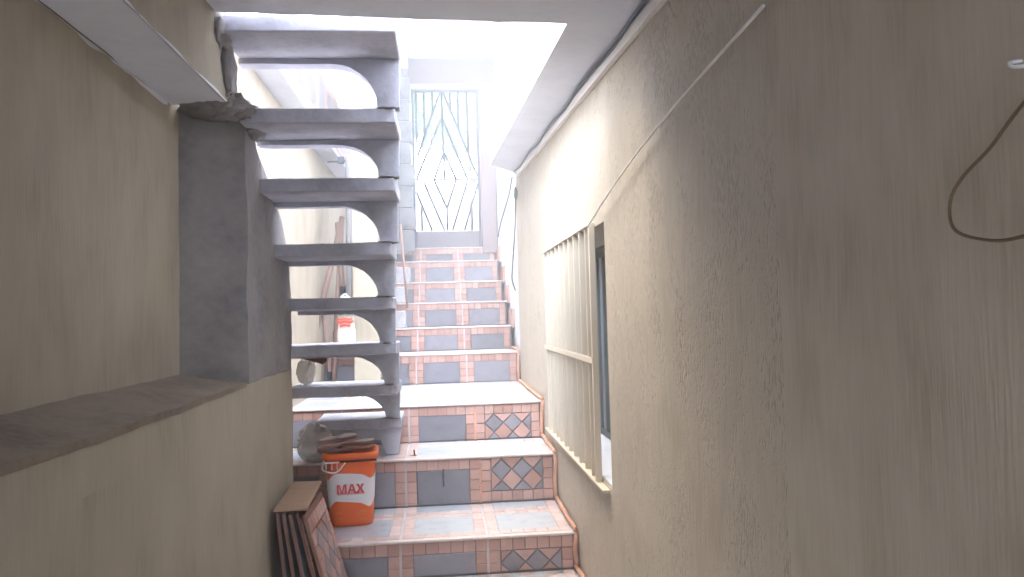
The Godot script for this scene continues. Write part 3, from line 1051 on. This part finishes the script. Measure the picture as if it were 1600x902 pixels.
func build_bucket() -> void:
	var at := P(-0.395, -0.842, 3.215)
	var t := thing("paint_bucket", "orange square plastic bucket with a white wavy label, holding broken tiles on its lid", "bucket", at)
	t.rotation.y = 0.10
	var xf := t.transform
	var n := 56
	var hgt := 0.285
	var prof := [[0.0, 0.080], [0.004, 0.086], [0.02, 0.088], [0.14, 0.0945], [0.25, 0.1005], [0.262, 0.101], [0.263, 0.106], [0.275, 0.107], [hgt, 0.105]]
	var st := begin(true)
	var rings := []
	for q in prof:
		var row := []
		for p in ring(q[1], q[1], n):
			row.append(Vector3(p.x, q[0], p.y))
		rings.append(row)
	for k in rings.size() - 1:
		for j in n:
			var i := (j + 1) % n
			quad(st, rings[k][i], rings[k][j], rings[k + 1][j], rings[k + 1][i])
	mi(done(st), M.orange, "body", t, xf)
	# lid
	st = begin(true)
	var lp := [[hgt - 0.012, 0.1085], [hgt - 0.012, 0.114], [hgt + 0.008, 0.114], [hgt + 0.012, 0.110], [hgt + 0.012, 0.098], [hgt + 0.004, 0.094]]
	rings = []
	for q in lp:
		var row := []
		for p in ring(q[1], q[1], n):
			row.append(Vector3(p.x, q[0], p.y))
		rings.append(row)
	for k in rings.size() - 1:
		for j in n:
			var i := (j + 1) % n
			quad(st, rings[k][i], rings[k][j], rings[k + 1][j], rings[k + 1][i])
	for j in n:
		tri(st, rings[-1][(j + 1) % n], rings[-1][j], Vector3(0, hgt + 0.004, 0))
	mi(done(st), M.orange, "lid", t, xf)
	# white printed band with a wavy top and bottom
	st = begin(true)
	var rows := 8
	var grid := []
	for r in rows + 1:
		var row := []
		for j in n:
			var a := TAU * j / n
			var y0 := 0.092 + 0.014 * sin(a * 4.0 + 0.6)
			var y1 := 0.205 + 0.013 * sin(a * 4.0 + 0.9)
			var y = lerp(y0, y1, r / float(rows))
			var hw: float = 0.088 + (y - 0.02) * 0.0544 + 0.0012
			var p: Vector2 = ring(hw, hw, n)[j]
			row.append(Vector3(p.x, y, p.y))
		grid.append(row)
	for r in rows:
		for j in n:
			var i := (j + 1) % n
			quad(st, grid[r][i], grid[r][j], grid[r + 1][j], grid[r + 1][i])
	mi(done(st), M.label_white, "label_band", t, xf)
	var font := SystemFont.new()
	font.font_names = PackedStringArray(["Droid Sans"])
	font.font_weight = 700
	for q in [["MAX", 0.052, 0.153, -0.004], ["ECOQUÍMICA", 0.0165, 0.136, 0.0]]:
		var tm := TextMesh.new()
		tm.text = q[0]
		tm.font = font
		tm.font_size = 32
		tm.pixel_size = q[1] / 32.0
		tm.depth = 0.0008
		var hw: float = 0.088 + (q[2] - 0.02) * 0.0544 + 0.0016
		mi(tm, M.red, "printed_name", t, xf * Transform3D(Basis(Vector3.RIGHT, 0.054), Vector3(q[3], q[2], hw)))
	for q in [[-0.05, 0.058, 0.026], [-0.05, 0.035, 0.030], [0.05, 0.066, 0.03], [0.048, 0.058, 0.036], [0.044, 0.050, 0.042], [0.052, 0.030, 0.032]]:
		var hw: float = 0.088 + (q[1] - 0.02) * 0.0544 + 0.0009
		mi(box(Vector3(q[0] - q[2] / 2, q[1] - 0.0022, hw - 0.0006), Vector3(q[0] + q[2] / 2, q[1] + 0.0022, hw), 0.0), M.faint, "small_print", t, xf)
	# white handle ears and the folded handle
	mi(tube(smooth_path([Vector3(-0.108, 0.255, 0.02), Vector3(-0.112, 0.235, 0.075), Vector3(-0.088, 0.228, 0.112), Vector3(-0.055, 0.226, 0.110), Vector3(-0.02, 0.262, 0.112)]), 0.0035, 6), M.label_white, "handle", t, xf)
	mi(box(Vector3(-0.105, 0.262, 0.108), Vector3(-0.045, 0.268, 0.113), 0.001), M.label_white, "handle_ear", t, xf)
	for x in [-0.098, -0.075, -0.055]:
		mi(box(Vector3(x, 0.235, 0.104), Vector3(x + 0.004, 0.262, 0.109), 0.001), M.label_white, "ear_rib", t, xf)
	mi(box(Vector3(-0.042, 0.262, 0.107), Vector3(0.104, 0.271, 0.1088), 0.001), M.black, "lid_seal", t, xf)
	# broken tile pieces heaped on the lid
	var words := ["broken tile piece lying lowest on the bucket lid, at its left", "broken tile piece at the front right of the bucket lid", "broken tile piece at the back of the heap on the bucket",
		"long broken tile piece slanting across the middle of the heap", "broken tile piece at the right edge of the heap on the bucket", "small broken tile piece high on the left of the heap", "topmost broken tile piece of the heap on the bucket lid"]
	var bits := [[-0.06, 0.000, 0.02, 0.16, 0.10, 0.3, -0.03], [0.035, 0.012, 0.045, 0.13, 0.085, -0.15, 0.05], [0.01, 0.012, -0.05, 0.15, 0.09, 0.5, -0.04], [-0.045, 0.024, 0.03, 0.19, 0.06, 0.35, 0.10], [0.045, 0.028, 0.03, 0.11, 0.09, -0.4, 0.03], [-0.07, 0.038, -0.01, 0.12, 0.07, 0.1, 0.08], [-0.02, 0.045, -0.01, 0.10, 0.07, 0.8, 0.06]]
	for k in bits.size():
		var b = bits[k]
		var w: float = b[3] / 2
		var d: float = b[4] / 2
		var poly := PackedVector2Array([Vector2(-w, -d * 0.7), Vector2(w * 0.6, -d), Vector2(w, -d * 0.1), Vector2(w * 0.7, d), Vector2(-w * 0.4, d * 0.8), Vector2(-w * 0.9, d * 0.3)])
		var f := xf * Transform3D(Basis(Vector3.UP, b[5]) * Basis(Vector3.BACK, b[6]) * Basis(Vector3.RIGHT, -PI / 2), Vector3(b[0], hgt + 0.014 + b[1], b[2]))
		var o := thing("broken_tile", words[k], "tile piece", f.origin, "broken tiles heaped on the orange bucket")
		mi(prism(poly, 0.008, 0.001), M.clay, "fired_body", o, f)
		mi(prism(Geometry2D.offset_polygon(poly, -0.001)[0], 0.0016, 0.0004), M.pink[k % 3] if k % 2 else M.gray[k % 3], "glazed_face", o, f * Transform3D(Basis.IDENTITY, Vector3(0, 0, 0.0081)))

func build_leaning_tiles() -> void:
	# whole tiles stood on edge against the left wall
	var words := ["upright tile nearest the wall in the leaning stack", "second tile out from the wall in the leaning stack", "middle tile of the leaning stack", "tile just behind the diamond patterned one in the leaning stack", "outermost leaning tile, its diamond pattern facing the steps"]
	for k in 5:
		var xb: float = -0.515 + k * 0.036
		var xt: float = -0.548 + k * 0.0195
		var h := 0.365
		var up := Vector3(xt - xb, h, 0).normalized()
		var nn := Vector3.BACK.cross(up).normalized() * -1.0      # toward +x
		if nn.x < 0:
			nn = -nn
		var zoff := rng.randf_range(-0.012, 0.012)
		var fr := Transform3D(Basis(Vector3.FORWARD, up, nn), P(xb, -0.983, 2.50 + zoff))
		var o := thing("leaning_tile", words[k], "tile", fr.origin, "tiles leaning against the left wall")
		mi(prism(rect_poly(0, 0, 0.33, h), 0.009, 0.001), M.clay, "fired_body", o, fr)
		var bulk := {}
		var f2 := fr * Transform3D(Basis.IDENTITY, Vector3(0, 0, 0.0091))
		if k >= 3:
			tile(o, f2, 0.0, 0.018, Rect2(0, 0, 0.33, h), "diamond" if k == 4 else "plain", "glazed", bulk, k == 4)
			commit_bulk(o, bulk, "small_tiles")
		else:
			mi(prism(rect_poly(0.001, 0.001, 0.328, h - 0.002), 0.002, 0.0005), M.gray[k % 3], "glazed_face", o, f2)
	var poly := PackedVector2Array([Vector2(-0.05, 0), Vector2(0.055, 0.004), Vector2(0.050, 0.33), Vector2(-0.052, 0.335)])
	var f := Transform3D(Basis(Vector3.RIGHT, Vector3.FORWARD, Vector3.UP) * Basis(Vector3.RIGHT, 0.05), P(-0.503, -0.612, 2.49))
	tag(mi(prism(poly, 0.008, 0.001), M.biscuit, "cut_tile", null, f), "cut tile lying flat, pale unglazed back up, on top of the leaning stack", "tile")

func build_small_things() -> void:
	# poles leaning by the side wall
	var poles := [[[-0.800, -0.12, 4.80], [-0.635, 0.66, 4.98], "pale pole with a dark foot, leaning outermost left by the side wall"], [[-0.721, -0.36, 4.9], [-0.762, 0.10, 4.96], "short hollow tube behind the arches, open end down"], [[-0.70, -0.42, 4.9], [-0.64, 0.63, 4.97], "long upright pole leaning next to the grey pipe"], [[-0.632, 0.18, 4.9], [-0.665, 0.62, 4.97], "short pole hanging from the top of the leaning poles"]]
	for q in poles:
		var a := P(q[0][0], q[0][1], q[0][2])
		var b := P(q[1][0], q[1][1], q[1][2])
		var o := thing("wooden_pole", q[2], "pole", a, "poles leaning behind the arches")
		mi(tube([a, b], 0.017, 10), M.pole, "shaft", o)
		mi(tube([a - (b - a).normalized() * 0.03, a + (b - a).normalized() * 0.02], 0.019, 10), M.black, "dark_end", o)
	# hanging plastic sack with green and red print
	var sk := thing("plastic_sack", "white plastic sack with green and red print hanging by the pier", "sack", P(-0.6, -0.16, 4.74))
	var st := begin(true)
	var rows := 12
	var cols := 20
	var g := []
	for r in rows + 1:
		var q := r / float(rows)
		var y := -0.165 + 0.30 * q
		var w := 0.058 * (1.0 - pow(max(0.0, q - 0.82) / 0.18, 2.0) * 0.55) * (0.9 + 0.1 * sin(q * 9.0))
		var row := []
		for c in cols:
			var a := TAU * c / cols
			var wr := 1.0 + 0.07 * sin(a * 5.0 + q * 3.0)
			row.append(P(-0.596 + cos(a) * w * wr, y, 4.74 + sin(a) * w * 0.6 * wr))
		g.append(row)
	for r in rows:
		for c in cols:
			var d := (c + 1) % cols
			quad(st, g[r][c], g[r][d], g[r + 1][d], g[r + 1][c])
	for c in cols:
		tri(st, g[0][(c + 1) % cols], g[0][c], P(-0.596, -0.165, 4.74))
	mi(done(st), M.sack, "bag", sk)
	for q in [[0.055, 0.010, M.sack_red, 0.8], [0.032, 0.010, M.sack_green, 1.0], [-0.005, 0.006, M.sack_red, 0.7], [-0.022, 0.008, M.sack_red, 0.85], [-0.045, 0.006, M.sack_red, 0.5]]:
		var s2 := begin(true)
		var prev := []
		for c in 13:
			var a := lerp(PI + 0.5, TAU - 0.5, c / 12.0) as float
			a = PI * 1.5 + (a - PI * 1.5) * float(q[3])
			var pts := []
			for dy in [-1.0, 1.0]:
				pts.append(P(-0.596 + cos(a) * 0.064, q[0] + dy * q[1] + 0.003 * sin(a * 7.0), 4.74 + sin(a) * 0.044))
			if prev.size():
				quad(s2, prev[0], pts[0], pts[1], prev[1])
				quad(s2, prev[0] + Vector3(0, 0, -0.001), prev[1] + Vector3(0, 0, -0.001), pts[1] + Vector3(0, 0, -0.001), pts[0] + Vector3(0, 0, -0.001))
			prev = pts
		mi(done(s2), q[2], "print_stripe", sk)
	mi(tube(smooth_path([P(-0.625, 0.13, 4.74), P(-0.60, 0.15, 4.75), P(-0.575, 0.13, 4.74)]), 0.004, 6), M.sack, "knot", sk)
	# crumpled clear bags at the foot of the precast stair
	tag(mi(lump(P(-0.575, -0.545, 3.42), Vector3(0.075, 0.085, 0.07), 0.25, 91, 36, 48, 1.3), M.plastic, "plastic_bag"), "crumpled cloudy plastic bag behind the orange bucket", "bag")
	tag(mi(lump(P(-0.60, -0.225, 3.38), Vector3(0.04, 0.06, 0.045), 0.25, 92, 36, 48, 1.3), M.plastic, "plastic_bag"), "crumpled plastic bag on the second precast tread by the wall", "bag")
	var f := Transform3D(Basis(Vector3.UP, 0.3) * Basis(Vector3.BACK, -0.22), P(-0.575, -0.165, 3.36))
	var wd := thing("wood_offcut", "small split wood offcut lying on the bag under the precast stair", "wood", f.origin)
	mi(prism(PackedVector2Array([Vector2(-0.07, -0.01), Vector2(0.05, -0.022), Vector2(0.065, -0.004), Vector2(0.058, 0.02), Vector2(-0.06, 0.022)]), 0.04, 0.003), M.wood, "lower_piece", wd, f)
	mi(prism(PackedVector2Array([Vector2(-0.06, 0.023), Vector2(0.045, 0.021), Vector2(0.05, 0.036), Vector2(-0.05, 0.042)]), 0.03, 0.002), M.wood, "upper_piece", wd, f)
	# rusty bolt on a tread
	var rb := thing("rusty_bolt", "small rusty bolt standing on the third tiled tread", "bolt", P(-0.142, -0.631, 3.47))
	mi(tube([P(-0.142, -0.630, 3.47), P(-0.144, -0.604, 3.47)], 0.004, 8), M.rust, "shank", rb)
	mi(lump(P(-0.148, -0.629, 3.47), Vector3(0.018, 0.002, 0.012), 0.4, 8, 6, 10), M.rust, "rust_flake", rb)
	# white cord from the grille up along the wall
	var pts := []
	for k in 25:
		var q := k / 24.0
		pts.append(P(lerp(0.474, 0.492, q), lerp(0.275, 0.452, q) + 0.030 * sin(PI * q) * (1.0 - 0.2 * q), lerp(2.40, 1.08, q)))
	tag(mi(tube(pts, 0.003, 6), M.cord, "white_cord"), "thin white cord stretched up the wall from the window grille", "cord")
	# brown wire loop on the right
	tag(mi(tube(smooth_path([P(0.494, 0.22, 0.50), P(0.494, 0.165, 0.592), P(0.494, 0.137, 0.632), P(0.494, 0.118, 0.668), P(0.492, 0.098, 0.685), P(0.49, 0.070, 0.680), P(0.49, 0.056, 0.645), P(0.492, 0.053, 0.60), P(0.494, 0.07, 0.52)]), 0.0016, 6), M.brown, "brown_wire"), "brown wire hanging in a loop on the dark end of the raked wall", "wire")
	var hk := thing("wall_hook", "small white hook fixed to the dark end of the raked wall", "hook", P(0.497, 0.2, 0.59))
	mi(tube(smooth_path([P(0.499, 0.204, 0.597), P(0.488, 0.202, 0.596), P(0.484, 0.196, 0.588), P(0.488, 0.194, 0.58)]), 0.0018, 6), M.label_white, "hook", hk)
	# cable duct and cable under the strip of slab
	var dp := []
	var cp := []
	for k in 15:
		var z := lerp(0.9, 4.72, k / 14.0) as float
		dp.append([z, slab_y(0.49, z) - 0.012])
		cp.append(P(0.478 + 0.004 * sin(k * 2.1), slab_y(0.49, z) - 0.007 - 0.010 * pow(sin(k * 1.1), 2.0), z))
	st = begin()
	for k in 14:
		var a = dp[k]
		var b = dp[k + 1]
		var A := []
		var B := []
		for o in [[0.4995, -0.030], [0.484, -0.030], [0.484, 0.0], [0.4995, 0.0]]:
			A.append(P(o[0], a[1] + o[1], a[0]))
			B.append(P(o[0], b[1] + o[1], b[0]))
		for j in 4:
			var i := (j + 1) % 4
			quad(st, A[i], A[j], B[j], B[i])
	tag(mi(done(st), M.duct, "cable_duct"), "cream cable duct along the top of the raked wall", "duct")
	tag(mi(tube(smooth_path(cp, 4), 0.0042, 6), M.cable_gray, "sagging_cable"), "dark cable sagging beside the duct under the strip of slab", "cable")
	tag(mi(tube(smooth_path([P(0.47, 0.885, 4.84), P(0.45, 0.78, 4.86), P(0.414, 0.664, 4.87), P(0.385, 0.57, 4.88), P(0.372, 0.50, 4.88)]), 0.005, 6), M.cable, "hanging_cable"), "loose cable end swinging out below the end of the slab strip", "cable")
	tag(mi(tube(smooth_path([P(0.498, 0.80, 4.93), P(0.492, 0.62, 4.925), P(0.482, 0.50, 4.92), P(0.462, 0.30, 4.91), P(0.458, 0.22, 4.91), P(0.478, 0.15, 4.91)]), 0.0045, 6), M.cable, "wall_cable"), "thin cable running down the far corner of the raked wall", "cable")
	tag(mi(lump(P(0.485, 0.77, 4.80), Vector3(0.012, 0.035, 0.02), 0.8, 55, 18, 22, 3.0), M.rag, "blue_rag"), "small blue-grey rag tied at the far corner of the raked wall", "rag")

# ---------------------------------------------------------------- the scene
func _ready() -> void:
	rng.seed = 20250414
	var cam := Camera3D.new()
	cam.name = "camera"
	cam.position = Vector3(0, EYE, 0)
	var yaw := deg_to_rad(5.3)
	var pitch := deg_to_rad(1.9)
	cam.basis = Basis(Vector3.UP, -yaw) * Basis(Vector3.RIGHT, pitch) * Basis(Vector3.BACK, -0.028)
	cam.fov = rad_to_deg(2.0 * atan(451.0 / 1180.0))
	cam.near = 0.02
	cam.far = 400.0
	add_child(cam)
	cam.current = true

	var env := Environment.new()
	env.background_mode = Environment.BG_SKY
	var sky := Sky.new()
	var ps := ProceduralSkyMaterial.new()
	ps.sky_top_color = Color(0.88, 0.93, 1.0)
	ps.sky_horizon_color = Color(0.98, 0.98, 0.97)
	ps.sky_curve = 0.2
	ps.ground_horizon_color = Color(0.75, 0.75, 0.73)
	ps.ground_bottom_color = Color(0.4, 0.4, 0.38)
	ps.sky_energy_multiplier = 1.7
	sky.sky_material = ps
	env.sky = sky
	env.tonemap_mode = Environment.TONE_MAPPER_LINEAR
	env.tonemap_exposure = 19.5
	env.fog_enabled = true
	env.fog_density = 0.095
	env.fog_light_color = Color(0.96, 0.98, 1.0)
	env.sdfgi_enabled = true
	env.ssao_enabled = true
	env.ssil_enabled = true
	var we := WorldEnvironment.new()
	we.name = "world"
	we.environment = env
	add_child(we)
	var sun := DirectionalLight3D.new()
	sun.name = "sun"
	sun.light_energy = 0.4
	sun.light_angular_distance = 50.0
	sun.light_color = Color(1.0, 0.96, 0.9)
	sun.shadow_enabled = true
	add_child(sun)
	sun.look_at_from_position(Vector3(-1.6, 4.0, -2.2), Vector3.ZERO, Vector3.UP)

	make_materials()
	build_beyond()
	build_ceiling()
	build_right_wall()
	build_left_walls()
	build_stairs()
	build_precast()
	build_far_end()
	build_bucket()
	build_leaning_tiles()
	build_small_things()
